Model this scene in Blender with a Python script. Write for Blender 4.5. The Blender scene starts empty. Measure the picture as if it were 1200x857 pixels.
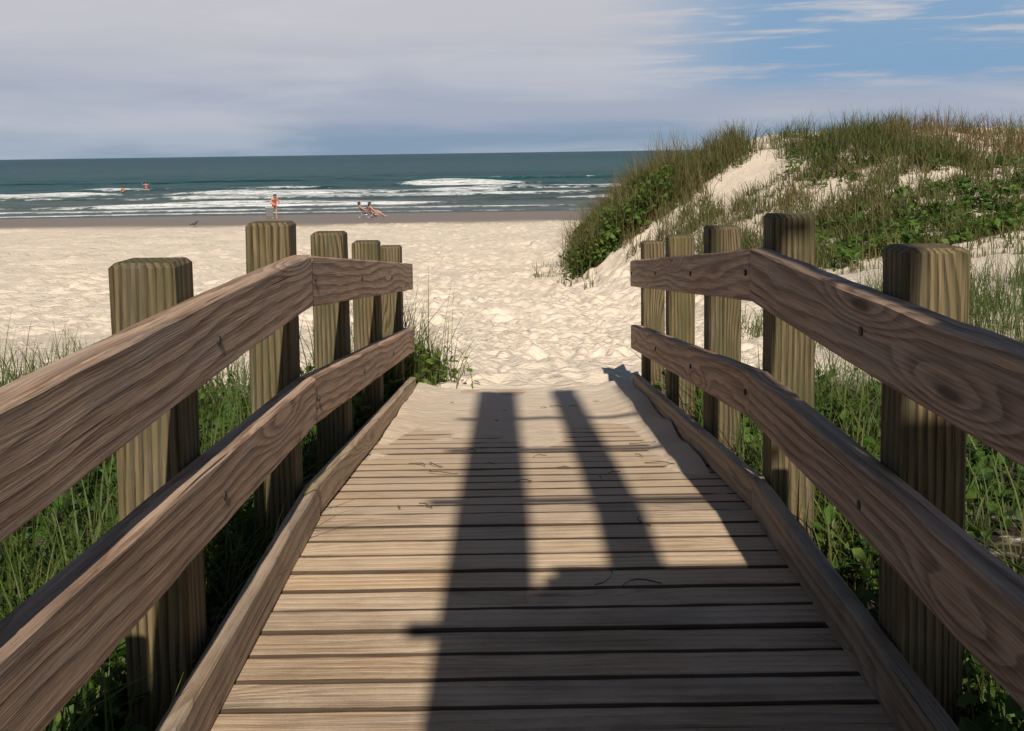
import bpy, math, random
import numpy as np
from mathutils import Vector, Matrix
rng=np.random.default_rng(7); random.seed(7)
sc=bpy.context.scene
sc.view_settings.view_transform='Standard'; sc.view_settings.look='None'; sc.view_settings.exposure=0
COL=sc.collection
ELEV=38.0; TE=math.tan(math.radians(ELEV)); AZ=math.radians(5.0); TA=math.tan(AZ)

# ------------------------------------------------------------ node helpers
def mat(name):
    m=bpy.data.materials.new(name); m.use_nodes=True
    nt=m.node_tree; nt.nodes.clear()
    o=nt.nodes.new('ShaderNodeOutputMaterial'); p=nt.nodes.new('ShaderNodeBsdfPrincipled')
    nt.links.new(p.outputs[0],o.inputs[0]); return m,nt,p
class N:
    def __init__(s,nt): s.nt=nt
    def new(s,t,**k):
        n=s.nt.nodes.new(t)
        for a,b in k.items(): setattr(n,a,b)
        return n
    def set(s,inp,v):
        if isinstance(v,bpy.types.NodeSocket): s.nt.links.new(v,inp)
        elif v is not None: inp.default_value=v
    def math(s,op,a,b=None,c=None,clamp=False):
        n=s.new('ShaderNodeMath',operation=op,use_clamp=clamp); s.set(n.inputs[0],a)
        if b is not None: s.set(n.inputs[1],b)
        if c is not None: s.set(n.inputs[2],c)
        return n.outputs[0]
    def mix(s,f,a,b,bt='MIX'):
        n=s.new('ShaderNodeMix',data_type='RGBA',blend_type=bt)
        s.set(n.inputs[0],f)
        s.set(n.inputs[6],a if not isinstance(a,tuple) else (*a,1)[:4]); s.set(n.inputs[7],b if not isinstance(b,tuple) else (*b,1)[:4])
        return n.outputs[2]
    def noise(s,vec,scale,detail=3,rough=.5,dist=0):
        n=s.new('ShaderNodeTexNoise'); s.set(n.inputs['Vector'],vec); n.inputs['Scale'].default_value=scale
        n.inputs['Detail'].default_value=detail; n.inputs['Roughness'].default_value=rough; n.inputs['Distortion'].default_value=dist
        return n.outputs['Fac']
    def scale(s,vec,v):
        n=s.new('ShaderNodeVectorMath',operation='MULTIPLY'); s.set(n.inputs[0],vec); n.inputs[1].default_value=v; return n.outputs[0]
    def ramp(s,f,a,b,smooth=True):
        n=s.new('ShaderNodeMapRange',interpolation_type='SMOOTHSTEP' if smooth else 'LINEAR')
        s.set(n.inputs['Value'],f); n.inputs['From Min'].default_value=a; n.inputs['From Max'].default_value=b
        return n.outputs['Result']
    def attr(s,name): return s.new('ShaderNodeAttribute',attribute_name=name)
    def bump(s,h,strength,dist,normal=None):
        n=s.new('ShaderNodeBump'); s.set(n.inputs['Height'],h); n.inputs['Strength'].default_value=strength
        n.inputs['Distance'].default_value=dist
        if normal is not None: s.set(n.inputs['Normal'],normal)
        return n.outputs[0]
    def sep(s,v):
        n=s.new('ShaderNodeSeparateXYZ'); s.set(n.inputs[0],v); return n.outputs

def wood(name,dark,light,green=None,ringf=26,sandy=0.0,sandcol=(.55,.45,.34),rough=.8,lc=.5,warpa=7.0,edge_dark=0.0):
    m,nt,p=mat(name); n=N(nt)
    gc=n.attr('gc').outputs['Vector']; tint=n.attr('tint').outputs['Fac']
    x,y,z=n.sep(gc)
    vo=n.new('ShaderNodeTexVoronoi',feature='F1'); n.set(vo.inputs['Vector'],n.scale(gc,(.8,4.2,3.0))); vo.inputs['Scale'].default_value=1.0
    d=vo.outputs['Distance']
    kn=n.math('SUBTRACT',1.0,n.ramp(d,.02,.36))
    core=n.math('SUBTRACT',1.0,n.ramp(d,.035,.085))
    warp=n.noise(n.scale(gc,(.6,3.2,2.4)),1.0,2,.5)
    fine=n.noise(n.scale(gc,(6,40,40)),1.0,3,.6)
    f=n.math('MULTIPLY',n.math('ADD',y,n.math('MULTIPLY',z,.6)),ringf)
    f=n.math('ADD',f,n.math('MULTIPLY',warp,warpa)); f=n.math('ADD',f,n.math('MULTIPLY',kn,3.0)); f=n.math('ADD',f,n.math('MULTIPLY',fine,.45))
    fr=n.math('FRACT',f)
    line=n.ramp(fr,.2,.85)
    line=n.math('MULTIPLY',line,n.math('SUBTRACT',1.0,n.ramp(fr,.88,1.0)))
    line=n.math('MULTIPLY',line,n.math('ADD',.45,n.noise(n.scale(gc,(1.7,12,12)),1.0,3,.6)))
    streak=n.noise(n.scale(gc,(4.0,170,170)),1.0,4,.65)
    blot=n.noise(n.scale(gc,(1.2,9,9)),1.0,5,.65)
    g=n.math('ADD',n.math('MULTIPLY',line,lc),n.math('MULTIPLY',n.ramp(streak,.3,.72),.6))
    col=n.mix(n.math('MULTIPLY',g,1.0,clamp=True),light,dark)
    col=n.mix(n.math('MULTIPLY',n.ramp(blot,.42,.75),.45),col,tuple(c*.55 for c in dark))
    gry=sum(light)/3
    col=n.mix(n.math('MULTIPLY',n.ramp(n.noise(n.scale(gc,(2,16,16)),1.0,4,.6),.45,.75),.35),col,(gry*.75,gry*.70,gry*.62))
    col=n.mix(n.math('MULTIPLY',core,.8),col,tuple(c*.35 for c in dark))
    if green:
        gm=n.math('MULTIPLY',n.ramp(n.noise(n.scale(gc,(2.5,7,7)),1.0,4,.65),.42,.68),.6)
        col=n.mix(gm,col,green)
    ck=n.noise(n.scale(gc,(.9,75,75)),1.0,2,.5); ck=n.ramp(ck,.70,.74)
    col=n.mix(n.math('MULTIPLY',ck,.85),col,tuple(c*.25 for c in dark))
    tt=n.new('ShaderNodeHueSaturation'); n.set(tt.inputs['Color'],col); n.set(tt.inputs['Value'],n.math('ADD',.72,n.math('MULTIPLY',tint,.5)))
    n.set(tt.inputs['Saturation'],n.math('ADD',.85,n.math('MULTIPLY',tint,.25)))
    col=tt.outputs[0]
    if sandy>0:
        ob=n.new('ShaderNodeTexCoord').outputs['Object']; ox,oy,oz=n.sep(ob)
        s1=n.noise(n.scale(ob,(1.2,2.0,1)),1.6,6,.68)
        s2=n.noise(ob,160,2,.7)
        lev=n.math('ADD',n.math('MULTIPLY',oy,.11),n.math('ADD',s1,n.math('MULTIPLY',s2,.25)))
        sm=n.math('MULTIPLY',n.ramp(lev,.75,1.2),sandy)
        sm=n.math('MULTIPLY',sm,n.math('SUBTRACT',1.0,n.math('MULTIPLY',line,.3)))
        col=n.mix(sm,col,sandcol)
    if edge_dark>0:   # colour darkened along the board edges so the plank gaps show as dark lines
        ed=n.math('ABSOLUTE',n.attr('edge').outputs['Fac'])
        ed=n.math('ADD',ed,n.math('MULTIPLY',n.math('SUBTRACT',fine,.5),.12))
        gm=n.math('MULTIPLY',n.ramp(ed,.83,.93),edge_dark)
        col=n.mix(gm,col,(.045,.028,.017))
    n.set(p.inputs['Base Color'],col); p.inputs['Roughness'].default_value=rough
    p.inputs['Specular IOR Level'].default_value=.25
    h=n.math('SUBTRACT',n.math('MULTIPLY',streak,.9),n.math('ADD',n.math('MULTIPLY',line,.35),n.math('MULTIPLY',ck,1.8)))
    n.set(p.inputs['Normal'],n.bump(h,.8,.005))
    return m
M_rail=wood('weathered_rail_wood',(.20,.122,.080),(.60,.41,.285),ringf=24,lc=.55,warpa=5.0)
M_post=wood('treated_post_wood',(.036,.027,.012),(.23,.17,.088),green=(.070,.070,.030),ringf=46,lc=.6,warpa=3.5)
M_kerb=wood('kerb_wood',(.19,.115,.066),(.54,.37,.235),ringf=22,sandy=.35,warpa=4.5)
M_deck=wood('deck_board_wood',(.19,.115,.064),(.56,.395,.25),ringf=26,sandy=.8,sandcol=(.68,.53,.375),lc=.25,warpa=4.0,edge_dark=.92)
def simple(name,col,rough=.6,metal=0,noise=.0,ns=20):
    m,nt,p=mat(name); n=N(nt)
    if noise>0:
        ob=n.new('ShaderNodeTexCoord').outputs['Object']; f=n.noise(ob,ns,4)
        n.set(p.inputs['Base Color'],n.mix(f,tuple(c*(1-noise) for c in col),tuple(min(1,c*(1+noise)) for c in col)))
    else: p.inputs['Base Color'].default_value=(*col,1)
    p.inputs['Roughness'].default_value=rough; p.inputs['Metallic'].default_value=metal
    return m
M_bolt=simple('rusted_bolt',(.045,.035,.03),.7,.2,.4,60)

# ------------------------------------------------------------ mesh helpers
def quads(name,V,Q,mats,attrs={},smooth=False,parent=None,midx=None):
    me=bpy.data.meshes.new(name); V=np.asarray(V,dtype=np.float32); Q=np.asarray(Q,dtype=np.int32)
    me.vertices.add(len(V)); me.vertices.foreach_set('co',V.ravel())
    me.loops.add(Q.size); me.loops.foreach_set('vertex_index',Q.ravel())
    me.polygons.add(len(Q)); me.polygons.foreach_set('loop_start',np.arange(0,Q.size,4,dtype=np.int32))
    if midx is not None: me.polygons.foreach_set('material_index',np.asarray(midx,dtype=np.int32))
    me.polygons.foreach_set('use_smooth',np.full(len(Q),smooth))
    for k,a in attrs.items():
        a=np.asarray(a,dtype=np.float32)
        if a.ndim==2:
            at=me.attributes.new(k,'FLOAT_VECTOR','POINT'); at.data.foreach_set('vector',a.ravel())
        else:
            at=me.attributes.new(k,'FLOAT','POINT'); at.data.foreach_set('value',a)
    me.update(calc_edges=True)
    ob=bpy.data.objects.new(name,me); COL.objects.link(ob)
    for m in (mats if isinstance(mats,list) else [mats]): me.materials.append(m)
    if parent: ob.parent=parent
    return ob
def empty(name,loc=(0,0,0)):
    e=bpy.data.objects.new(name,None); e.empty_display_size=.3; e.location=loc; COL.objects.link(e); return e
class Boards:
    def __init__(s): s.V=[];s.Q=[];s.G=[];s.T=[];s.E=[];s.n=0
    def add(s,p0,p1,across,thick,w,t,c=.006,seg=1,endc=None,bow=0,jit=0,tint=None):
        p0=np.array(p0,float);p1=np.array(p1,float); a=np.array(across,float);b=np.array(thick,float)
        L=np.linalg.norm(p1-p0); endc=c if endc is None else endc
        hw,ht=w/2,t/2
        sec=np.array([(-hw+c,-ht),(hw-c,-ht),(hw,-ht+c),(hw,ht-c),(hw-c,ht),(-hw+c,ht),(-hw,ht-c),(-hw,-ht+c)])
        k0=max(0,(hw-endc)/hw); k1=max(0,(ht-endc)/ht)
        ins=sec*np.array([k0,k1])
        ts=[0.0]+[endc+ (L-2*endc)*i/seg for i in range(seg+1)]+[L]
        off=np.array([random.uniform(-50,50) for _ in range(3)])
        tn=random.random() if tint is None else tint
        rows=len(ts)
        for i,d in enumerate(ts):
            S=ins if i in(0,rows-1) else sec
            bw=bow*math.sin(math.pi*d/L); 
            for q in S:
                jj=(random.uniform(-jit,jit),random.uniform(-jit,jit)) if jit else (0,0)
                s.V.append(p0+(p1-p0)*(d/L)+a*(q[0]+bw+jj[0])+b*(q[1]+jj[1])); s.G.append(off+np.array([d,q[0],q[1]])); s.T.append(tn); s.E.append(q[0]/hw)
        for i in range(rows-1):
            for j in range(8):
                k=(j+1)%8; s.Q.append((s.n+i*8+j,s.n+i*8+k,s.n+(i+1)*8+k,s.n+(i+1)*8+j))
        for r,fl in ((0,1),(rows-1,0)):
            o=s.n+r*8
            for q in ((0,1,4,5),(1,2,3,4),(5,6,7,0)):
                qq=tuple(o+x for x in q); s.Q.append(qq[::-1] if fl else qq)
        s.n+=rows*8
    def build(s,name,m,parent=None):
        ob=quads(name,s.V,s.Q,m,{'gc':np.array(s.G),'tint':np.array(s.T),'edge':np.array(s.E)},parent=parent)
        bm_fix(ob); return ob
import bmesh
def bm_fix(ob):
    bm=bmesh.new(); bm.from_mesh(ob.data); bmesh.ops.recalc_face_normals(bm,faces=bm.faces); bm.to_mesh(ob.data); bm.free()

TAB=rng.random((256,256))
def vn(x,y):
    xi=np.floor(x).astype(int); yi=np.floor(y).astype(int); fx=x-xi; fy=y-yi
    fx=fx*fx*(3-2*fx); fy=fy*fy*(3-2*fy)
    g=lambda a,b:TAB[a%256,b%256]
    return (g(xi,yi)*(1-fx)+g(xi+1,yi)*fx)*(1-fy)+(g(xi,yi+1)*(1-fx)+g(xi+1,yi+1)*fx)*fy
def fbm(x,y,o=4):
    r=0;a=.5
    for i in range(o): r=r+a*(vn(x*2**i+i*17.3,y*2**i+i*9.1)-.5); a*=.5
    return r
def sst(a,b,x):
    t=np.clip((x-a)/(b-a),0,1); return t*t*(3-2*t)

# ------------------------------------------------------------ terrain (z relative to eye height)
def deckz(Y): return -1.35-.1*np.maximum(0,Y-4.02)
BY=[-80,-5,4,8,10,12,16,20,25,30,40,55,70,78,84,95,130,400,3000,14000]
BZ=[-1.0,-1.42,-1.52,-1.755,-1.96,-2.24,-2.8,-3.2,-3.55,-3.8,-4.05,-4.13,-4.2,-4.36,-4.5,-4.9,-5.6,-9,-15,-20]
SY=[-80,0,8,14,20,28,36,42,50,58,70,78]
SZ=[-.5,-1.45,-1.75,-1.5,-1.25,-.25,.55,.25,-2.4,-4.1,-4.2,-4.36]
def height(X,Y):
    X=np.asarray(X,float);Y=np.asarray(Y,float)
    b=np.interp(Y,BY,BZ); s=np.where(Y<78,np.interp(Y,SY,SZ),b)
    Xw=X+.7*fbm(X*.25+4,Y*.25,3)*sst(12,24,Y)-1.3*sst(15,21,Y)*(1-sst(26,34,Y))
    w=np.interp(Xw,[1.0,1.6,2.2,2.85,4.0,4.8,6,7,8.5,11],[0,.03,.12,.25,.47,.60,.77,.87,.96,1])
    h=b+(s-b)*w
    h=h+w*sst(13,22,Y)*(1-sst(50,60,Y))*(.75*fbm(X*.33,Y*.33,3)+.2*fbm(X*1.3,Y*1.3,3))
    dry=sst(8.6,12,Y)*(1-sst(60,72,Y))
    h=h+dry*(1-.6*w)*(.32*fbm(X*.35+9,Y*.4,2)*sst(10,18,Y)+.12*fbm(X*.9,Y*1.1,2))
    side=(1-sst(7.5,9,Y))*sst(.9,1.6,np.abs(X-.07)); h=h+side*(.12*fbm(X*1.2,Y*1.2,3)+.05)
    ud=(np.abs(X-.075)<1.0)&(Y<7.75); h=np.where(ud,np.minimum(h,deckz(Y)-.16),h)
    return h
def geo(start,step,end,r):
    o=[start]
    while o[-1]<end: step*=r; o.append(o[-1]+step)
    return o
xs=np.arange(-6,8,.05); xr=geo(xs[-1],.05,85,1.02)[1:]; xl=[-v for v in geo(6,.05,85,1.02)[1:]][::-1]
far=[150,400,1200,4000,14000]
GX=np.array([-v for v in far[::-1]]+xl+list(xs)+xr+far)
ys=[-80,-60,-40,-30,-20,-15,-10,-7,-5,-3.5,-2.5,-1.5]+list(np.arange(-1,7.6,.1))+list(np.arange(7.6,12,.04))
y=ys[-1]
while y<92: y+=max(.04,.0042*y*.95); ys.append(y)
ys+=[96,102,110,130,170,260,500,1200,4000,14000]
GY=np.array(ys)
XX,YY=np.meshgrid(GX,GY); HH=height(XX,YY)
def stamp(cx,cy,ang,la,lb,dep):
    R=la*2.6; i0,i1=np.searchsorted(GX,[cx-R,cx+R]); j0,j1=np.searchsorted(GY,[cy-R,cy+R])
    if i1<=i0 or j1<=j0: return
    x=XX[j0:j1,i0:i1]-cx; y=YY[j0:j1,i0:i1]-cy; c,s=math.cos(ang),math.sin(ang)
    u=(x*c+y*s)/la; v=(-x*s+y*c)/lb; r2=u*u+v*v
    HH[j0:j1,i0:i1]+=-dep*np.exp(-r2*1.1)+dep*.55*np.exp(-(np.sqrt(r2)-1.75)**2*3.0)
for k in range(4600):
    cy=8.5+ (rng.random()**1.3)*26; cx=.3+rng.normal()*(1.0+cy*.13)
    if rng.random()<.3: cx=rng.uniform(-12,4)
    if cx>1.6+.1*cy and cy>9: continue
    a=math.pi/2+rng.normal()*.5
    stamp(cx,cy,a,.14*rng.uniform(.8,1.2),.07*rng.uniform(.8,1.4),rng.uniform(.015,.050)*(.45+.55*min(1,(cy-8.5)/2.5)))
for k in range(7500):
    cy=rng.uniform(20,66); cx=rng.uniform(-36,4 if cy<45 else 14)
    stamp(cx,cy,rng.uniform(0,3.14),rng.uniform(.16,.30),rng.uniform(.12,.2),rng.uniform(.03,.08))
rp=sst(10.5,13,YY)*(1-sst(24,30,YY))*np.clip(1.3-np.abs(XX-.8)/4.5,0,1)*sst(.30,.52,vn(XX*.5+3,YY*.3))
HH+=rp*.040*np.sin((YY+ .5*fbm(XX*.8,YY*.5,3)*3.4+.25*XX)*2*np.pi/.50)
ny,nx=XX.shape
idx=np.arange(nx*ny).reshape(ny,nx)
Q=np.stack([idx[:-1,:-1],idx[:-1,1:],idx[1:,1:],idx[1:,:-1]],-1).reshape(-1,4)
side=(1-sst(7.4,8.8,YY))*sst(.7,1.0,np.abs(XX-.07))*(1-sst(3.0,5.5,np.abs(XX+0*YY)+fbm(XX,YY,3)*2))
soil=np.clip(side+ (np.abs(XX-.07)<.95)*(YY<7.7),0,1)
def sandmat(name,lo,hi,bumpd=.045,blend=False):
    M,nt,p=mat(name); n=N(nt)
    ob_=n.new('ShaderNodeTexCoord').outputs['Object']; ox,oy,oz=n.sep(ob_)
    f1=n.noise(ob_,.6,5,.6); f2=n.noise(ob_,9,4,.6); f3=n.noise(ob_,260,2,.6)
    c=n.mix(f1,lo,hi)
    if blend: c=n.mix(n.ramp(n.math('ADD',oy,n.math('MULTIPLY',f2,1.5)),7.0,9.0),c,(.72,.61,.485))
    c=n.mix(n.math('MULTIPLY',n.ramp(f2,.35,.75),.35),c,tuple(v*.8 for v in lo))
    c=n.mix(n.math('MULTIPLY',n.ramp(f3,.55,.8),.3),c,tuple(v*.62 for v in lo))
    wet=n.ramp(n.math('ADD',oy,n.math('MULTIPLY',n.noise(n.scale(ob_,(.08,.2,0)),1,3),6)),66.5,72.5)
    c=n.mix(wet,c,(.235,.185,.145))
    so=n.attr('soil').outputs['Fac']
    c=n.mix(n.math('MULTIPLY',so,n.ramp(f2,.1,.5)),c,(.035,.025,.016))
    n.set(p.inputs['Base Color'],c); n.set(p.inputs['Roughness'],n.math('SUBTRACT',.95,n.math('MULTIPLY',wet,.5)))
    p.inputs['Specular IOR Level'].default_value=.2
    h=n.math('ADD',n.math('MULTIPLY',n.noise(ob_,14,4,.6),.8),n.math('MULTIPLY',n.noise(n.scale(ob_,(3,7,3)),1.0,3,.6,1.5),1.4))
    h=n.math('ADD',h,n.math('MULTIPLY',f3,.05))
    h=n.math('MULTIPLY',h,n.math('SUBTRACT',1.0,wet))
    n.set(p.inputs['Normal'],n.bump(h,.75,bumpd)); return M
M_sand=sandmat('beach_sand',(.66,.545,.425),(.80,.695,.57),.038)
M_dsand=sandmat('deck_sand',(.60,.475,.345),(.70,.57,.43),.014,True)
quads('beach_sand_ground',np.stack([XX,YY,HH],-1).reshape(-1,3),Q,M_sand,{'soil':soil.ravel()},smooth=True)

# ------------------------------------------------------------ sea
SEA=-4.5
sy=list(np.arange(80,135,.3))+list(np.arange(135,240,.6)); y=sy[-1]; st=.6
while y<14000: st*=1.09; y+=st; sy.append(y)
sx=list(np.arange(-95,75,.7)); sxr=geo(75,.7,14000,1.15)[1:]; sxl=[-v for v in geo(95,.7,14000,1.15)[1:]][::-1]
SXg=np.array(sxl+sx+sxr); SYg=np.array(sy); X,Y=np.meshgrid(SXg,SYg)
zz=.10*fbm(X*.12,Y*.5,4)*4*sst(84,110,Y)*(1-sst(500,1500,Y))
foam=np.zeros_like(X)
def breaker(yc,amp,x0,x1,wid,fo,slope=0,seed=0):
    global zz,foam
    yl=yc+3.5*fbm(X*.03+seed,X*0+seed,3)*2+slope*X
    m=sst(x0-8,x0+8,X)*(1-sst(x1-8,x1+8,X))*(.45+1.1*vn(X*.07+seed*3,X*0+seed))
    d=Y-yl
    prof=np.where(d<0,np.exp(-(d/(wid*.45))**2),np.exp(-(d/(wid*1.4))**2))
    zz=zz+amp*prof*np.clip(m,0,1.2)
    foam=np.maximum(foam,fo*np.clip(m,0,1.1)*np.where(d<0,np.exp(-(d/(wid*1.1))**2),np.exp(-(d/(wid*.35))**2)))
breaker(86.0,.05,-200,200,.7,.75,.01,1)
breaker(91.5,.10,-120,60,1.0,.75,-.01,2)
breaker(99,.28,-60,-4,1.5,1.0,.0,3)
breaker(107,.22,-34,70,1.3,.85,.01,7)
breaker(118,.40,-60,12,1.9,1.05,-.02,4)
breaker(131,.42,-70,0,2.1,1.0,.02,5)
breaker(140,.35,-8,60,1.8,.7,.01,8)
breaker(161,.9,-14,3,2.6,1.6,.0,6)
breaker(149,.4,-60,-24,2.2,.75,.0,9)
breaker(190,.4,-90,80,2.5,.4,.0,10)
foam=np.maximum(foam,.27*(1-sst(84,130,Y))*(.5+fbm(X*.1,Y*.25,3)))
ny,nx=X.shape; idx=np.arange(nx*ny).reshape(ny,nx)
Q=np.stack([idx[:-1,:-1],idx[:-1,1:],idx[1:,1:],idx[1:,:-1]],-1).reshape(-1,4)
M_sea,nt,p=mat('sea_water'); n=N(nt)
oc=n.new('ShaderNodeTexCoord').outputs['Object']; ox,oy,oz=n.sep(oc)
near=n.ramp(oy,85,180); farr=n.ramp(oy,150,900)
c=n.mix(near,(.135,.155,.138),(.030,.100,.105)); c=n.mix(farr,c,(.009,.066,.086))
pt=n.noise(n.scale(oc,(.02,.09,1)),1,5,.65)
c=n.mix(n.math('MULTIPLY',n.ramp(pt,.35,.7),.6),c,(.010,.046,.056))
fa=n.attr('foam').outputs['Fac']
fn=n.noise(n.scale(oc,(.55,1.3,1)),1,6,.7,.6)
fm=n.ramp(n.math('ADD',fa,n.math('SUBTRACT',n.math('MULTIPLY',fn,1.5),1.15)),.12,.36)
wc=n.ramp(n.noise(n.scale(oc,(.05,.22,1)),1,5,.7),.70,.76)
wc=n.math('MULTIPLY',wc,n.math('MULTIPLY',n.ramp(oy,110,170),.5))
fm=n.math('MAXIMUM',fm,wc)
c=n.mix(fm,c,(.72,.74,.74))
n.set(p.inputs['Base Color'],c); n.set(p.inputs['Roughness'],n.math('ADD',.3,n.math('MULTIPLY',fm,.5)))
p.inputs['IOR'].default_value=1.33; p.inputs['Specular IOR Level'].default_value=.10
b1=n.noise(n.scale(oc,(.35,1.1,1)),1,6,.65,.4); b2=n.noise(n.scale(oc,(.04,.16,1)),1,5,.6)
n.set(p.inputs['Normal'],n.bump(b2,1.0,4.0,n.bump(b1,1.0,.8)))
quads('sea',np.stack([X,Y,SEA+zz],-1).reshape(-1,3),Q,M_sea,{'foam':foam.ravel()},smooth=True)

# ------------------------------------------------------------ boardwalk
bw=empty('boardwalk')
B=Boards(); yv=-3.0
while yv<8.15:
    w=.139; y0=yv+w/2; z=float(deckz(y0))-.02+random.uniform(-.003,.003); sl=-.1 if y0>4.02 else 0.0
    u=np.array((0.0,1.0,sl)); u=u/np.linalg.norm(u); th=np.array((0.0,-u[2],u[1]))
    e=random.uniform(-.012,.012)
    B.add((-.80+e,y0,z),(.955+e,y0,z+random.uniform(-.002,.002)),u,th,w,.038,.005,14,bow=random.uniform(-.0015,.0015),jit=.0011); yv+=w+random.uniform(.006,.012)
B.build('deck_boards',M_deck,bw)
B=Boards()
for x in(-.6,.07,.75):
    B.add((x,-3,-1.35-.04-.07),(x,4.02,-1.35-.04-.07),(0,0,1),(1,0,0),.13,.05)
    B.add((x,4.03,-1.35-.04-.075),(x,8.0,-1.75-.04-.075),(0,0,1),(1,0,0),.13,.05)
B.build('stringers',M_post,bw)
B=Boards()
for x in(-.748,.895):
    s=1 if x>0 else -1
    B.add((x,-3,-1.282),(x,1.0,-1.282),(0,0,1),(1,0,0),.135,.05,.006,10,jit=.0015)
    B.add((x,1.012,-1.282),(x+.008*s,4.05,-1.284),(0,0,1),(1,0,0),.135,.05,.006,14,jit=.0015)
    B.add((x+.012*s,4.062,-1.287),(x-.01*s,7.95,-1.287-.389),(0,0,1),(1,0,0),.12,.05,.006,14,jit=.0015)
B.build('kerb_boards',M_kerb,bw)
gx=np.arange(-.715,.865,.012); gy=np.arange(2.5,8.9,.018); X,Y=np.meshgrid(gx,gy)
hz=deckz(Y)-.050+ .0150*np.clip(Y-2.7,0,9) +.050*fbm(X*1.6,Y*1.2,3)+.012*fbm(X*7,Y*7,3)
edge=sst(.55,.86,X)*sst(3.6,6,Y)*.055+sst(-.55,-.71,X)*sst(4.0,7,Y)*.035
hz=hz+edge*(.5+vn(X*3,Y*3)); hz=np.minimum(hz,deckz(Y)+.005+edge*1.1+.012*fbm(X*5,Y*5,3)+.05*sst(6.6,8.2,Y)*(fbm(X*3.3,Y*2.6,3)+.12))
lip=8.15+.5*fbm(X*2.2,X*0+3,3)
hz=np.where(Y>lip,hz-.25*np.maximum(Y-lip,0)**1.3,hz)
ny,nx=X.shape; idx=np.arange(nx*ny).reshape(ny,nx)
Q=np.stack([idx[:-1,:-1],idx[:-1,1:],idx[1:,1:],idx[1:,:-1]],-1).reshape(-1,4)
quads('windblown_sand',np.stack([X,Y,hz],-1).reshape(-1,3),Q,M_dsand,{'soil':np.zeros(X.size)},smooth=True)

# ------------------------------------------------------------ railings
PY=[0.09,1.40,2.71,4.02,5.33,6.64,7.95]
def ztop(Y): return -.245 if Y<4.1 else -.245-.107*(Y-4.02)
for sgn,xp,xi in((-1,-.880,-.800),(1,1.012,.932)):
    R=empty('wooden_railing')
    for k,Yp in enumerate(PY):
        B=Boards(); lean=random.uniform(-.006,.006); w=.155 if Yp>3 else .160
        zt=ztop(Yp)+random.uniform(-.008,.008)+(-.0 if Yp<5 else .01)
        xc=xp-sgn*(.158-w)/2
        B.add((xc,Yp,-2.5),(xc+lean,Yp,zt),(1,0,0),(0,1,0),w,w,.008,12,endc=.012,jit=.0014,tint=.45+.3*random.random())
        B.build('post',M_post,R)
    t=.072
    xr=xi-sgn*(t/2+.001)
    near_top=(-.355,-.36); lowL=((-.695 if sgn<0 else -.79),-.812)
    H=.19; H2=.175
    B=Boards()
    B.add((xr,-1.25,near_top[0]-H/2),(xr,1.39,near_top[0]-H/2),(0,0,1),(1,0,0),H,t,.007,10,jit=.0018)
    B.add((xr,1.40,near_top[0]-H/2),(xr,4.01,near_top[1]-H/2),(0,0,1),(1,0,0),H,t,.007,18,bow=.012 if sgn<0 else -.004,jit=.0018,tint=.55)
    B.add((xr+sgn*.004,4.022,near_top[1]-.004-H/2),(xr,8.05,-.80-H/2),(0,0,1),(1,0,0),H,t,.007,18,jit=.0018,tint=.75)
    B.add((xr,-1.25,lowL[0]-H2/2),(xr,1.39,lowL[0]-H2/2),(0,0,1),(1,0,0),H2,t,.007,10,jit=.0018)
    B.add((xr,1.40,lowL[0]-H2/2),(xr,4.01,lowL[1]-H2/2),(0,0,1),(1,0,0),H2,t,.007,18,bow=.006,jit=.0018,tint=.6)
    B.add((xr+sgn*.004,4.022,lowL[1]-.003-H2/2),(xr,8.03,-1.27-H2/2),(0,0,1),(1,0,0),H2,t,.007,18,jit=.0018,tint=.8)
    B.build('rail_boards',M_rail,R)
    bm=bmesh.new()
    xf=xr-sgn*t/2
    for Yp in PY[1:]:
        zt=np.interp(Yp,[1.4,4.02,8.05],[near_top[0],near_top[1],-.80]); zl=np.interp(Yp,[1.4,4.02,8.05],[lowL[0],lowL[1],-1.27])
        for zc in(zt-.095,zl-.09):
            mtx=Matrix.Translation((xf-sgn*.001,Yp+(.0 if abs(Yp-4.02)>.1 else .05),zc))@Matrix.Rotation(math.pi/2,4,'Y')
            bmesh.ops.create_cone(bm,cap_ends=True,segments=14,radius1=.012,radius2=.011,depth=.006,matrix=mtx)
    me=bpy.data.meshes.new('bolts'); bm.to_mesh(me); bm.free(); me.materials.append(M_bolt)
    o=bpy.data.objects.new('bolts',me); COL.objects.link(o); o.parent=R

# ------------------------------------------------------------ unseen structure behind the viewer, guessed; shaped and leaned to place the long shadows
T=empty('unseen_shadow_caster'); YC=-1.6
def zc(Yd): return float(deckz(Yd))+(Yd-YC)*TE
def xc_(X,Yd): return X-.020+(Yd-YC)*TA
B=Boards()
ztp=zc(7.95)
for X,w in((-.088,.285),(.39,.19),(.81,.10)):
    B.add((X-.02,YC,-1.45),(xc_(X,7.95)-.02,YC,ztp),(1,0,0),(0,1,0),w,.16,.01)
B.build('caster_posts',M_post,T)
B=Boards()
for Yd,x0,x1 in((6.5,-.33,.95),(5.4,-.33,.95),(4.2,-.33,.95)):
    B.add((xc_(x0,Yd),YC+.11,zc(Yd)),(xc_(x1,Yd),YC+.11,zc(Yd)),(0,0,1),(0,1,0),.055,.04)
B.add((xc_(-.30,2.96),YC+.11,zc(2.96)),(xc_(.9,2.96),YC+.11,zc(2.96)),(0,0,1),(0,1,0),.07,.04)
zp=zc(3.38)
nb=60
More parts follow.
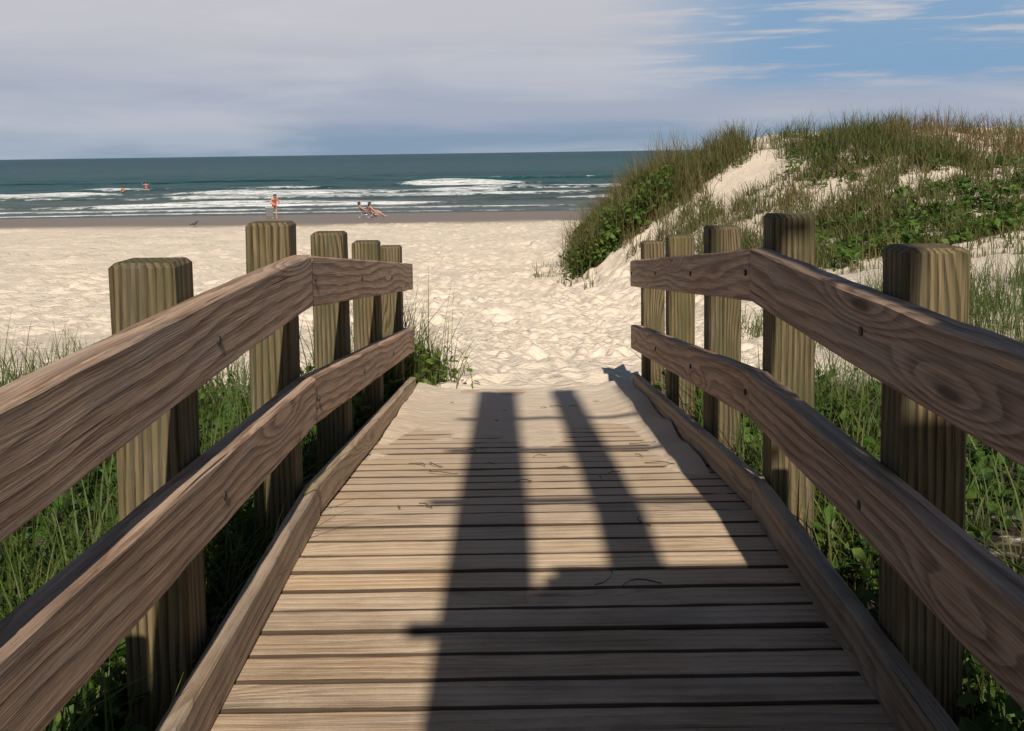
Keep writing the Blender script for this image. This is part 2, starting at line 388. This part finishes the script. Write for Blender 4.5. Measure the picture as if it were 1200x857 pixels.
for i in range(nb):
    z=-1.2+(zp+1.2)*(i+.5)/nb; Yd=YC+(z+1.35)/TE
    q=max(0,(i-nb+13)/13); x0=-.01+.24*(1-math.sqrt(max(0,1-q*q)))
    B.add((xc_(x0,Yd),YC+.15,z),(xc_(1.18,Yd),YC+.15,z),(0,0,1),(0,1,0),(zp+1.2)/nb-.0006,.03,.0005)
B.build('caster_boards',M_rail,T)

# ------------------------------------------------------------ vegetation
def leafmat(name,cols,trans=.35):
    m,nt,p=mat(name); n=N(nt); t=n.attr('tint').outputs['Fac']; h=n.attr('hgt').outputs['Fac']
    r=n.new('ShaderNodeValToRGB'); n.set(r.inputs[0],t)
    while len(r.color_ramp.elements)<len(cols): r.color_ramp.elements.new(.5)
    for i,cc in enumerate(cols): r.color_ramp.elements[i].position=i/(len(cols)-1); r.color_ramp.elements[i].color=(*cc,1)
    c=n.mix(n.math('MULTIPLY',n.math('SUBTRACT',1.0,h),.35),r.outputs[0],(.10,.085,.035))
    n.set(p.inputs['Base Color'],c); p.inputs['Roughness'].default_value=.55; p.inputs['Specular IOR Level'].default_value=.3
    tr=n.new('ShaderNodeBsdfTranslucent'); n.set(tr.inputs[0],c); ms=n.new('ShaderNodeMixShader'); ms.inputs[0].default_value=trans
    nt.links.new(p.outputs[0],ms.inputs[1]); nt.links.new(tr.outputs[0],ms.inputs[2])
    nt.links.new(ms.outputs[0],[x for x in nt.nodes if x.type=='OUTPUT_MATERIAL'][0].inputs[0]); return m
M_grass=leafmat('beach_grass_blades',[(.04,.08,.014),(.075,.125,.022),(.12,.16,.035),(.22,.20,.07),(.34,.26,.13)])
M_dgrass=leafmat('dune_grass_blades',[(.05,.078,.020),(.085,.11,.028),(.14,.14,.045),(.22,.17,.08),(.20,.11,.055)])
M_leaf=leafmat('leafy_plant',[(.022,.05,.009),(.045,.095,.014),(.085,.16,.022),(.13,.19,.038)])
def blades(name,base,L,width,bend,tint,m,S=4,parent=None):
    N_=len(base); a=rng.uniform(0,2*np.pi,N_); d=np.stack([np.cos(a),np.sin(a)],-1); sd=np.stack([-d[:,1],d[:,0]],-1)
    tw=rng.uniform(-.9,.9,N_); sd=sd*np.cos(tw)[:,None]+d*np.sin(tw)[:,None]
    lean0=rng.uniform(0,.35,N_)
    V=[];H=[]
    for i in range(S+1):
        t=i/S; hor=(L*bend)*(t**2.2)+L*lean0*t*.6; ver=L*(t-.45*np.minimum(bend,1.3)*t**2.6)
        w=width*(1-t**1.7)*.5+width*.03
        c=np.stack([base[:,0]+d[:,0]*hor,base[:,1]+d[:,1]*hor,base[:,2]+ver],-1)
        off=np.stack([sd[:,0]*w,sd[:,1]*w,0*w],-1); V+= [c-off,c+off]; H+=[np.full(N_,t)]*2
    V=np.stack(V,1).reshape(-1,3); H=np.stack(H,1).ravel()
    k=2*(S+1); b=np.arange(N_)*k
    Q=np.stack([np.stack([b+2*i,b+2*i+1,b+2*i+3,b+2*i+2],-1) for i in range(S)],1).reshape(-1,4)
    return quads(name,V,Q,m,{'tint':np.repeat(np.clip(tint,0,1),k),'hgt':H},smooth=True,parent=parent)
def leaves(name,cen,size,tint,m,updir=.6,elong=1.6,parent=None):
    N_=len(cen); nrm=rng.normal(size=(N_,3)); nrm[:,2]=np.abs(nrm[:,2])+updir; nrm/=np.linalg.norm(nrm,axis=1)[:,None]
    r=rng.normal(size=(N_,3)); u=np.cross(nrm,r); u/=np.linalg.norm(u,axis=1)[:,None]; v=np.cross(nrm,u)
    s=size[:,None]
    P=[cen-u*s*elong*.5, cen-u*s*.12*elong+v*s*.5-nrm*s*0, cen+u*s*.22*elong+v*s*.38, cen+u*s*elong*.5-nrm*s*.15,
       cen+u*s*.22*elong-v*s*.38, cen-u*s*.12*elong-v*s*.5, cen+nrm*s*-.12]
    V=np.stack(P,1).reshape(-1,3); b=np.arange(N_)*7
    Q=np.stack([np.stack([b,b+5,b+6,b+1],-1),np.stack([b+1,b+6,b+3,b+2],-1),np.stack([b+6,b+5,b+4,b+3],-1)],1).reshape(-1,4)
    return quads(name,V,Q,m,{'tint':np.repeat(np.clip(tint,0,1),7),'hgt':np.ones(len(V))},parent=parent)
def clumps(cx,cy,n,rad):
    k=len(cx); x=np.repeat(cx,n)+rng.normal(size=k*n)*np.repeat(rad,n); y=np.repeat(cy,n)+rng.normal(size=k*n)*np.repeat(rad,n)
    return x,y
def U(a,b,n): return rng.uniform(a,b,n)
def grassbed(name,regions,m,nper,width,S=4):
    Bs=[];Ls=[];Ts=[];Bd=[]
    for (x0,x1,y0,y1,k,hgt,tn,*rest) in regions:
        npr=rest[0] if rest else nper
        cx=U(x0,x1,k);cy=U(y0,y1,k); ch=hgt*rng.uniform(.55,1.25,k); ct=tn+rng.normal(size=k)*.12
        x,y=clumps(cx,cy,npr,np.full(k,.09+.05*hgt)*rng.uniform(.6,1.6,k))
        ok=~((np.abs(x-.07)<.90)&(y<8.2))
        L=np.repeat(ch,npr)*rng.uniform(.45,1.15,len(x)); z=height(x,y)-.02
        Bs.append(np.stack([x,y,z],-1)[ok]);Ls.append(L[ok]);Ts.append((np.repeat(ct,npr)+rng.normal(size=len(x))*.13)[ok])
    Bs=np.concatenate(Bs);Ls=np.concatenate(Ls);Ts=np.concatenate(Ts)
    return blades(name,Bs,Ls,width*rng.uniform(.6,1.3,len(Ls)),rng.uniform(.05,.9,len(Ls))**1.3,Ts,m,S)
grassbed('beach_grass',[(-3.4,-1.0,2.2,7.6,120,.40,.28),(-1.3,-1.0,3.0,8.2,60,.62,.35),(-1.0,-.62,7.5,8.9,46,.72,.40),
  (-5,-2.0,5.0,9.0,110,.55,.40),(-1.4,-.95,1.6,4,24,.42,.35)],M_grass,26,.008,5)
grassbed('beach_grass',[(1.1,2.4,2.2,7.5,80,.45,.33),(1.08,1.25,4.2,8.2,40,.42,.40),(1.9,4.6,6.0,9.0,26,.36,.45),(1.05,1.4,1.8,4.5,34,.42,.38),
  (.88,1.0,5.0,7.8,14,.34,.40,14),(2.6,5.5,9.0,14,100,.45,.35),(4.2,7.5,7.5,14,190,.62,.28)],M_grass,24,.008,5)
def leafbed(name,regs,m,sz,elong=1.5):
    C=[];Sx=[];Tt=[]
    for(x0,x1,y0,y1,k,npr,hgt,tn) in regs:
        cx=U(x0,x1,k);cy=U(y0,y1,k);hh=hgt*rng.uniform(.4,1.2,k)
        x,y=clumps(cx,cy,npr,np.full(k,.10+.12*hgt)); ok=~((np.abs(x-.07)<.93)&(y<8.2))
        z=height(x,y)+np.repeat(hh,npr)*rng.random(len(x))**.7
        C.append(np.stack([x,y,z],-1)[ok]);Sx.append((sz*rng.uniform(.5,1.4,len(x)))[ok]);Tt.append((np.repeat(tn+rng.normal(size=k)*.2,npr)+rng.normal(size=len(x))*.15)[ok])
    return leaves(name,np.concatenate(C),np.concatenate(Sx),np.concatenate(Tt),m,elong=elong)
leafbed('ground_vine',[(-3.2,-.98,1.8,7.5,170,22,.16,.30),(-1.15,-.66,6.3,8.7,54,70,.28,.95),(-1.3,-.95,2,6,50,22,.22,.40)],M_leaf,.045)
leafbed('ground_vine',[(1.05,2.6,1.8,7.5,110,22,.16,.35),(1.02,1.3,4.5,8.2,40,26,.16,.65),(1.02,1.5,1.8,4,40,24,.25,.55)],M_leaf,.045)
grassbed('dune_grass',[
 (7.8,11.6,26.5,35.0,240,.80,.34),(10.5,15.0,28,34,120,.85,.85,16),(13.4,18,28,34,110,.8,.45),
 (4.4,7.2,32.5,37,190,1.0,.50),(2.0,5.4,31.5,38.5,400,1.5,.58),(4.4,15,18.5,25,420,.55,.42),(4.4,8,21,30,150,.75,.48),
 (8,18,25,29,150,.65,.5),(5.2,13,14.5,19,80,.38,.5,14),(.6,2.2,29,36,12,.6,.5,16),(16,30,18,36,260,.8,.4),(3.2,5.5,27,33,60,.8,.5)],M_dgrass,24,.020,3)
leafbed('dune_shrub',[(2.2,4.5,31.5,36.5,100,160,.9,.60),(1.9,3.2,31.5,34.5,36,150,.65,.85),(4.2,5.4,34,37,10,100,.6,.5)],M_leaf,.10)
leafbed('dune_shrub',[(4.6,15,18.5,23.5,160,75,.34,.60),(15,26,18,30,90,60,.4,.55),(7.5,12,25,31,34,50,.3,.5)],M_leaf,.08)

cx=U(-.5,.8,26);cy=np.concatenate([U(2.7,7.5,18),U(4.6,5.6,8)])
bs=np.stack([cx,cy,deckz(cy)+.010],-1)
V=[];Qs=[];nn=0
for i in range(26):
    a=random.uniform(0,6.28);L=random.uniform(.04,.16);cu=random.uniform(-2,2);p0=bs[i].copy();w=.0022
    pts=[]
    for j in range(7):
        pts.append(p0.copy()); p0=p0+np.array([math.cos(a),math.sin(a),0])*L/6; a+=cu/6; p0[2]=deckz(p0[1])+.010+.004*math.sin(j)
    for j,q in enumerate(pts):
        V+= [q+np.array([0,-w,0]),q+np.array([w,w,0.003])]
        if j: Qs.append((nn+2*j-2,nn+2*j-1,nn+2*j+1,nn+2*j))
    nn+=14
quads('dry_stem_debris',V,Qs,simple('dry_stem',(.09,.06,.035),.8))

# ------------------------------------------------------------ people
M_skin=simple('skin',(.50,.27,.18),.55,0,.1,8); M_skin2=simple('tanned_skin',(.40,.20,.12),.55,0,.1,8)
M_hair=simple('dark_hair',(.03,.018,.012),.6); M_red=simple('red_swimsuit',(.50,.05,.035),.7,0,.1,10); M_navy=simple('navy_swim_shorts',(.03,.045,.12),.7,0,.1,10)
M_fab=simple('grey_chair_fabric',(.20,.21,.22),.8,0,.15,30); M_fabd=simple('dark_chair_fabric',(.035,.04,.06),.8,0,.15,30); M_alu=simple('aluminium_tube',(.6,.6,.62),.35,.9)
M_eye=simple('eye',(.02,.015,.01),.3)
def figure(name,J,skin,suit,top=True,loc=(0,0,0),rot=0):
    root=empty(name,loc); root.rotation_euler=(0,0,rot)
    vs=[];es=[];rs=[]
    def v(p,r,par=None):
        vs.append(Vector(p)); rs.append(r); 
        if par is not None: es.append((par,len(vs)-1))
        return len(vs)-1
    pel=v(J['pelvis'],.15); sp=v(J['spine'],.125,pel); ch=v(J['chest'],.15,sp); nk=v(J['neck'],.055,ch)
    hb=v(J['head0'],.085,nk); ht=v(J['head1'],.095,hb)
    for s in('L','R'):
        sh=v(J['sh'+s],.068,ch); el=v(J['el'+s],.048,sh); wr=v(J['wr'+s],.030,el)
        d=(Vector(J['wr'+s])-Vector(J['el'+s])).normalized(); side=d.cross(Vector((0,1,.3))).normalized()
        pm=v(Vector(J['wr'+s])+d*.07,.030,wr)
        for k,(o,l) in enumerate(((-.03,.065),(-.010,.08),(.010,.075),(.03,.06))):
            f1=v(vs[pm]+side*o*.9+d*.035,.009,pm); f2=v(vs[f1]+d*l*.55+side*o*.1,.008,f1); v(vs[f2]+d*l*.4+Vector((0,0,-.012)),.007,f2)
        th=v(Vector(J['wr'+s])+d*.03+side*.035,.011,wr); v(vs[th]+d*.04+side*.02,.009,th)
        hp=v(J['hip'+s],.105,pel); kn=v(J['kn'+s],.066,hp); cf=v(Vector(J['kn'+s]).lerp(Vector(J['an'+s]),.35),.064,kn); an=v(J['an'+s],.042,cf); v(J['toe'+s],.036,an)
    me=bpy.data.meshes.new('body'); me.from_pydata(vs,es,[]); ob=bpy.data.objects.new('body',me); COL.objects.link(ob)
    md=ob.modifiers.new('s','SKIN'); md.use_smooth_shade=True
    for i,sv in enumerate(me.skin_vertices[0].data): sv.radius=(rs[i],rs[i]*(.82 if i<3 else 1)); sv.use_root=(i==0)
    ob.modifiers.new('u','SUBSURF').levels=1
    dg=bpy.context.evaluated_depsgraph_get(); ev=ob.evaluated_get(dg); nm=bpy.data.meshes.new_from_object(ev)
    ob.modifiers.clear(); ob.data=nm; nm.materials.clear(); nm.materials.append(skin); nm.materials.append(suit)
    P=[Vector(J[k]) for k in('pelvis','spine','chest')]
    hips=[Vector(J['hipL']),Vector(J['hipR'])]
    up=(P[2]-P[0]).normalized()
    for f in nm.polygons:
        c=f.center; dP=(c-P[0]).length
        near_p=min(dP,(c-hips[0]).length+.04,(c-hips[1]).length+.04)
        onb=near_p<.17
        if top:
            hgt=(c-P[2]).dot(up); onb=onb or (-.14<hgt<.06 and (c-P[2]).length<.22)
        f.material_index=1 if onb else 0
        f.use_smooth=True
    ob.parent=root
    h0=Vector(J['head0']);h1=Vector(J['head1']); hc=h0.lerp(h1,.5); F=Vector(J.get('face',(0,1,0))).normalized(); R_=F.cross(Vector((0,0,1))).normalized()
    bm=bmesh.new()
    for s in(-1,1):
        bmesh.ops.create_uvsphere(bm,u_segments=8,v_segments=6,radius=.012,matrix=Matrix.Translation(hc+F*.090+R_*.032*s+Vector((0,0,.01))))
    me=bpy.data.meshes.new('eyes'); bm.to_mesh(me); bm.free(); me.materials.append(M_eye); o=bpy.data.objects.new('eyes',me); COL.objects.link(o); o.parent=root
    bm=bmesh.new()
    bmesh.ops.create_cone(bm,segments=8,cap_ends=True,radius1=.016,radius2=.006,depth=.035,matrix=Matrix.Translation(hc+F*.10+Vector((0,0,-.015))))
    for s in(-1,1): bmesh.ops.create_uvsphere(bm,u_segments=8,v_segments=6,radius=.022,matrix=Matrix.Translation(hc+R_*.092*s)@Matrix.Diagonal((.5,1,1.4,1)))
    me=bpy.data.meshes.new('nose_and_ears'); bm.to_mesh(me); bm.free(); me.materials.append(skin); o=bpy.data.objects.new('nose_and_ears',me); COL.objects.link(o); o.parent=root
    bm=bmesh.new(); bmesh.ops.create_uvsphere(bm,u_segments=20,v_segments=14,radius=.115,matrix=Matrix.Translation(hc-F*.022+Vector((0,0,.028)))@Matrix.Diagonal((1,1,1.12,1)))
    for w in list(bm.verts):
        r=w.co-hc
        if r.dot(F)>.03 and r.z<.055: w.co-=F*(r.dot(F)-.0)*.9
        if r.z<-.02 and top and r.dot(F)<0: w.co.z-=.09
    me=bpy.data.meshes.new('hair'); bm.to_mesh(me); bm.free(); me.materials.append(M_hair); o=bpy.data.objects.new('hair',me); COL.objects.link(o); o.parent=root
    return root
def stand(arms=0,bend=0.0):
    J=dict(pelvis=(0,0,.90),spine=(0,.02+bend*.3,1.10),chest=(0,.03+bend,1.30),neck=(0,.05+bend*1.3,1.45),head0=(0,.07+bend*1.5,1.52),head1=(0,.08+bend*1.6,1.60))
    for s,m in(('L',-1),('R',1)):
        J['sh'+s]=(.18*m,.03+bend*1.1,1.38); J['hip'+s]=(.10*m,0,.86); J['kn'+s]=(.13*m,.04,.47); J['an'+s]=(.15*m,0,.08); J['toe'+s]=(.165*m,.15,.03)
        if arms==0: J['el'+s]=(.34*m,.02+bend*1.3,1.14); J['wr'+s]=(.20*m,.20+bend*1.4,1.05)
        else: J['el'+s]=(.40*m,.05,1.36); J['wr'+s]=(.50*m,.18,1.55)
    return J
def sit(rec=.22,legs=1):
    J=dict(pelvis=(0,0,.30),spine=(0,-.08,.48),chest=(0,-.08-rec*.8,.68),neck=(0,-.06-rec*1.1,.84),head0=(0,-.03-rec*1.15,.92),head1=(0,-.02-rec*1.2,1.0))
    for s,m in(('L',-1),('R',1)):
        J['sh'+s]=(.165*m,-.07-rec*.95,.77); J['el'+s]=(.26*m,.0,.53); J['wr'+s]=(.24*m,.24,.50)
        J['hip'+s]=(.09*m,.05,.28); J['kn'+s]=(.11*m,.45,.44 if m<0 else .36); J['an'+s]=(.11*m,.72 if m<0 else .82,.09); J['toe'+s]=(.12*m,.86 if m<0 else .93,.06 if m<0 else .14)
    return J
def chair(loc,rot,fab):
    root=empty('beach_chair',loc); root.rotation_euler=(0,0,rot)
    def sheet(name,pts,w):
        V=[];Q=[]
        for i,(y,z) in enumerate(pts):
            V+=[(-w,y,z),(w,y,z),(w,y+.004,z-.012),(-w,y+.004,z-.012)]
            if i:
                a=4*(i-1);b=4*i
                Q+=[(a,a+1,b+1,b),(a+3,b+3,b+2,a+2),(a,b,b+3,a+3),(a+1,a+2,b+2,b+1)]
        e=4*(len(pts)-1); Q+=[(0,3,2,1),(e,e+1,e+2,e+3)]
        o=quads(name,V,Q,fab,parent=root); bm_fix(o)
    sheet('seat',[(.30,.22),(.22,.185),(.08,.165),(-.08,.16),(-.18,.18)],.25)
    sheet('backrest',[(-.18,.20),(-.24,.36),(-.31,.55),(-.38,.72),(-.42,.82)],.25)
    cu=bpy.data.curves.new('frame','CURVE'); cu.dimensions='3D'; cu.bevel_depth=.013; cu.bevel_resolution=2
    for s in(-.265,.265):
        for pts in([(s,.32,.23),(s,-.18,.165),(s,-.43,.84)],[(s,.30,.0),(s,.30,.40),(s,-.30,.42)],[(s,-.35,.0),(s,.05,.40)],[(s,.30,.0),(s,-.35,.0)]):
            sp=cu.splines.new('POLY'); sp.points.add(len(pts)-1)
            for i,q in enumerate(pts): sp.points[i].co=(*q,1)
    for pts in([(-.265,.32,.23),(.265,.32,.23)],[(-.265,-.43,.84),(.265,-.43,.84)],[(-.265,-.35,.0),(.265,-.35,.0)],[(-.265,.30,.0),(.265,.30,.0)]):
        sp=cu.splines.new('POLY'); sp.points.add(1)
        for i,q in enumerate(pts): sp.points[i].co=(*q,1)
    cu.materials.append(M_alu); o=bpy.data.objects.new('frame',cu); COL.objects.link(o); o.parent=root
def gz(x,y): return float(height(x,y))
x,y=-16.35,76.4
figure('standing_woman',stand(0,.08),M_skin,M_red,True,(x,y,gz(x,y)-.02),math.radians(215))
x,y=-16.45,75.4; chair((x,y,gz(x,y)+.0),math.radians(10),M_fab)
x,y=-10.15,76.3; z=gz(x,y); chair((x,y,z),math.radians(-80),M_fabd); figure('seated_man',sit(.24),M_skin2,M_navy,False,(x,y,z-.02),math.radians(-80))
x,y=-9.45,75.6; z=gz(x,y); chair((x,y,z),math.radians(-75),M_fabd); figure('seated_woman',sit(.15),M_skin,M_red,True,(x,y,z-.02),math.radians(-75))
figure('swimmer',stand(1),M_skin,M_red,True,(-49.3,150,SEA-.55),math.radians(170))
figure('swimmer',stand(0),M_skin2,M_navy,False,(-48.6,139,SEA-.75),math.radians(150))
bx,by=-18.9,66.0
root=empty('shore_bird',(bx,by,gz(bx,by))); root.rotation_euler=(0,0,math.radians(-70))
pts=[((0,0,.20),.07),((0,-.10,.19),.05),((0,-.22,.17),.02),((0,-.32,.16),.018),((0,.09,.24),.055),((0,.13,.30),.032),((0,.16,.34),.036),((0,.20,.335),.012),((0,.25,.325),.004),
 ((.03,0,.13),.012),((.03,.01,.06),.006),((.03,0,.01),.006),((.03,.05,.006),.006),((-.03,0,.13),.012),((-.03,.01,.06),.006),((-.03,0,.01),.006),((-.03,.05,.006),.006)]
ed=[(0,1),(1,2),(2,3),(0,4),(4,5),(5,6),(6,7),(7,8),(0,9),(9,10),(10,11),(11,12),(0,13),(13,14),(14,15),(15,16)]
me=bpy.data.meshes.new('bird_body'); me.from_pydata([q[0] for q in pts],ed,[]); ob=bpy.data.objects.new('bird_body',me); COL.objects.link(ob)
ob.modifiers.new('s','SKIN'); 
for i,sv in enumerate(me.skin_vertices[0].data): sv.radius=(pts[i][1]*1.25,pts[i][1]*1.25); sv.use_root=(i==0)
ob.modifiers.new('u','SUBSURF').levels=1; me.materials.append(simple('dark_feathers',(.03,.03,.035),.6)); ob.parent=root

# ------------------------------------------------------------ sun, sky, camera
sd=bpy.data.lights.new('sun','SUN'); sd.energy=5.0; sd.angle=math.radians(.5); sd.color=(1,.92,.80)
sun=bpy.data.objects.new('sun',sd); COL.objects.link(sun)
e=math.radians(ELEV); frm=Vector((math.sin(AZ)*math.cos(e),-math.cos(AZ)*math.cos(e),math.sin(e)))
sun.rotation_euler=frm.to_track_quat('Z','Y').to_euler(); sun.location=frm*30
W=bpy.data.worlds.new('World'); sc.world=W; W.use_nodes=True; nt=W.node_tree; nt.nodes.clear(); n=N(nt)
out=n.new('ShaderNodeOutputWorld'); sky=n.new('ShaderNodeTexSky',sky_type='NISHITA'); sky.sun_disc=False; sky.sun_elevation=e; sky.sun_rotation=math.pi-AZ
sky.air_density=1.0; sky.dust_density=.6; sky.ozone_density=1.5
bg=n.new('ShaderNodeBackground'); nt.links.new(sky.outputs[0],bg.inputs[0]); bg.inputs[1].default_value=.05
g=n.new('ShaderNodeTexCoord').outputs['Generated']; gx_,gy_,gz_=n.sep(g)
s1=n.noise(n.scale(g,(2.2,2.2,16)),1.3,6,.55,.4); s2=n.noise(n.scale(g,(5,5,60)),1.5,5,.6,.3)
el=n.math('ADD',gz_,n.math('MULTIPLY',n.math('SUBTRACT',s2,.5),.025))
c=n.mix(n.ramp(el,.010,.036),(.235,.33,.45),(.375,.42,.52))
c=n.mix(n.ramp(el,.045,.12),c,(.53,.535,.585))
c=n.mix(n.math('MULTIPLY',n.ramp(s1,.42,.68),.4),c,(.64,.645,.675))
mx=n.ramp(gx_,.06,.24); mz=n.ramp(el,.038,.066)
hole=n.math('MULTIPLY',n.math('MULTIPLY',mx,mz),n.ramp(n.math('ADD',s2,n.math('MULTIPLY',s1,.5)),.93,.70))
c=n.mix(n.math('MULTIPLY',hole,.9),c,(.20,.36,.56))
bg2=n.new('ShaderNodeBackground'); n.set(bg2.inputs[0],c); bg2.inputs[1].default_value=1.0
cover=n.math('MULTIPLY',n.math('SUBTRACT',1.0,n.ramp(gz_,.145,.24)),n.ramp(gy_,.1,.6))
ms=n.new('ShaderNodeMixShader'); n.set(ms.inputs[0],cover); nt.links.new(bg.outputs[0],ms.inputs[1]); nt.links.new(bg2.outputs[0],ms.inputs[2]); nt.links.new(ms.outputs[0],out.inputs[0])

cd=bpy.data.cameras.new('camera'); cam=bpy.data.objects.new('camera',cd); COL.objects.link(cam); sc.camera=cam
cd.sensor_width=36; cd.lens=39.0; cd.clip_start=.05; cd.clip_end=30000
PITCH=math.radians(4.5); ROLL=math.radians(-.82)
cam.rotation_euler=(Matrix.Rotation(math.pi/2-PITCH,4,'X')@Matrix.Rotation(ROLL,4,'Z')).to_euler()
cd.shift_y=-(250-1300*math.tan(PITCH))/1200
for o in list(bpy.data.objects):
    if o.parent is None: o.location.z+=4.5
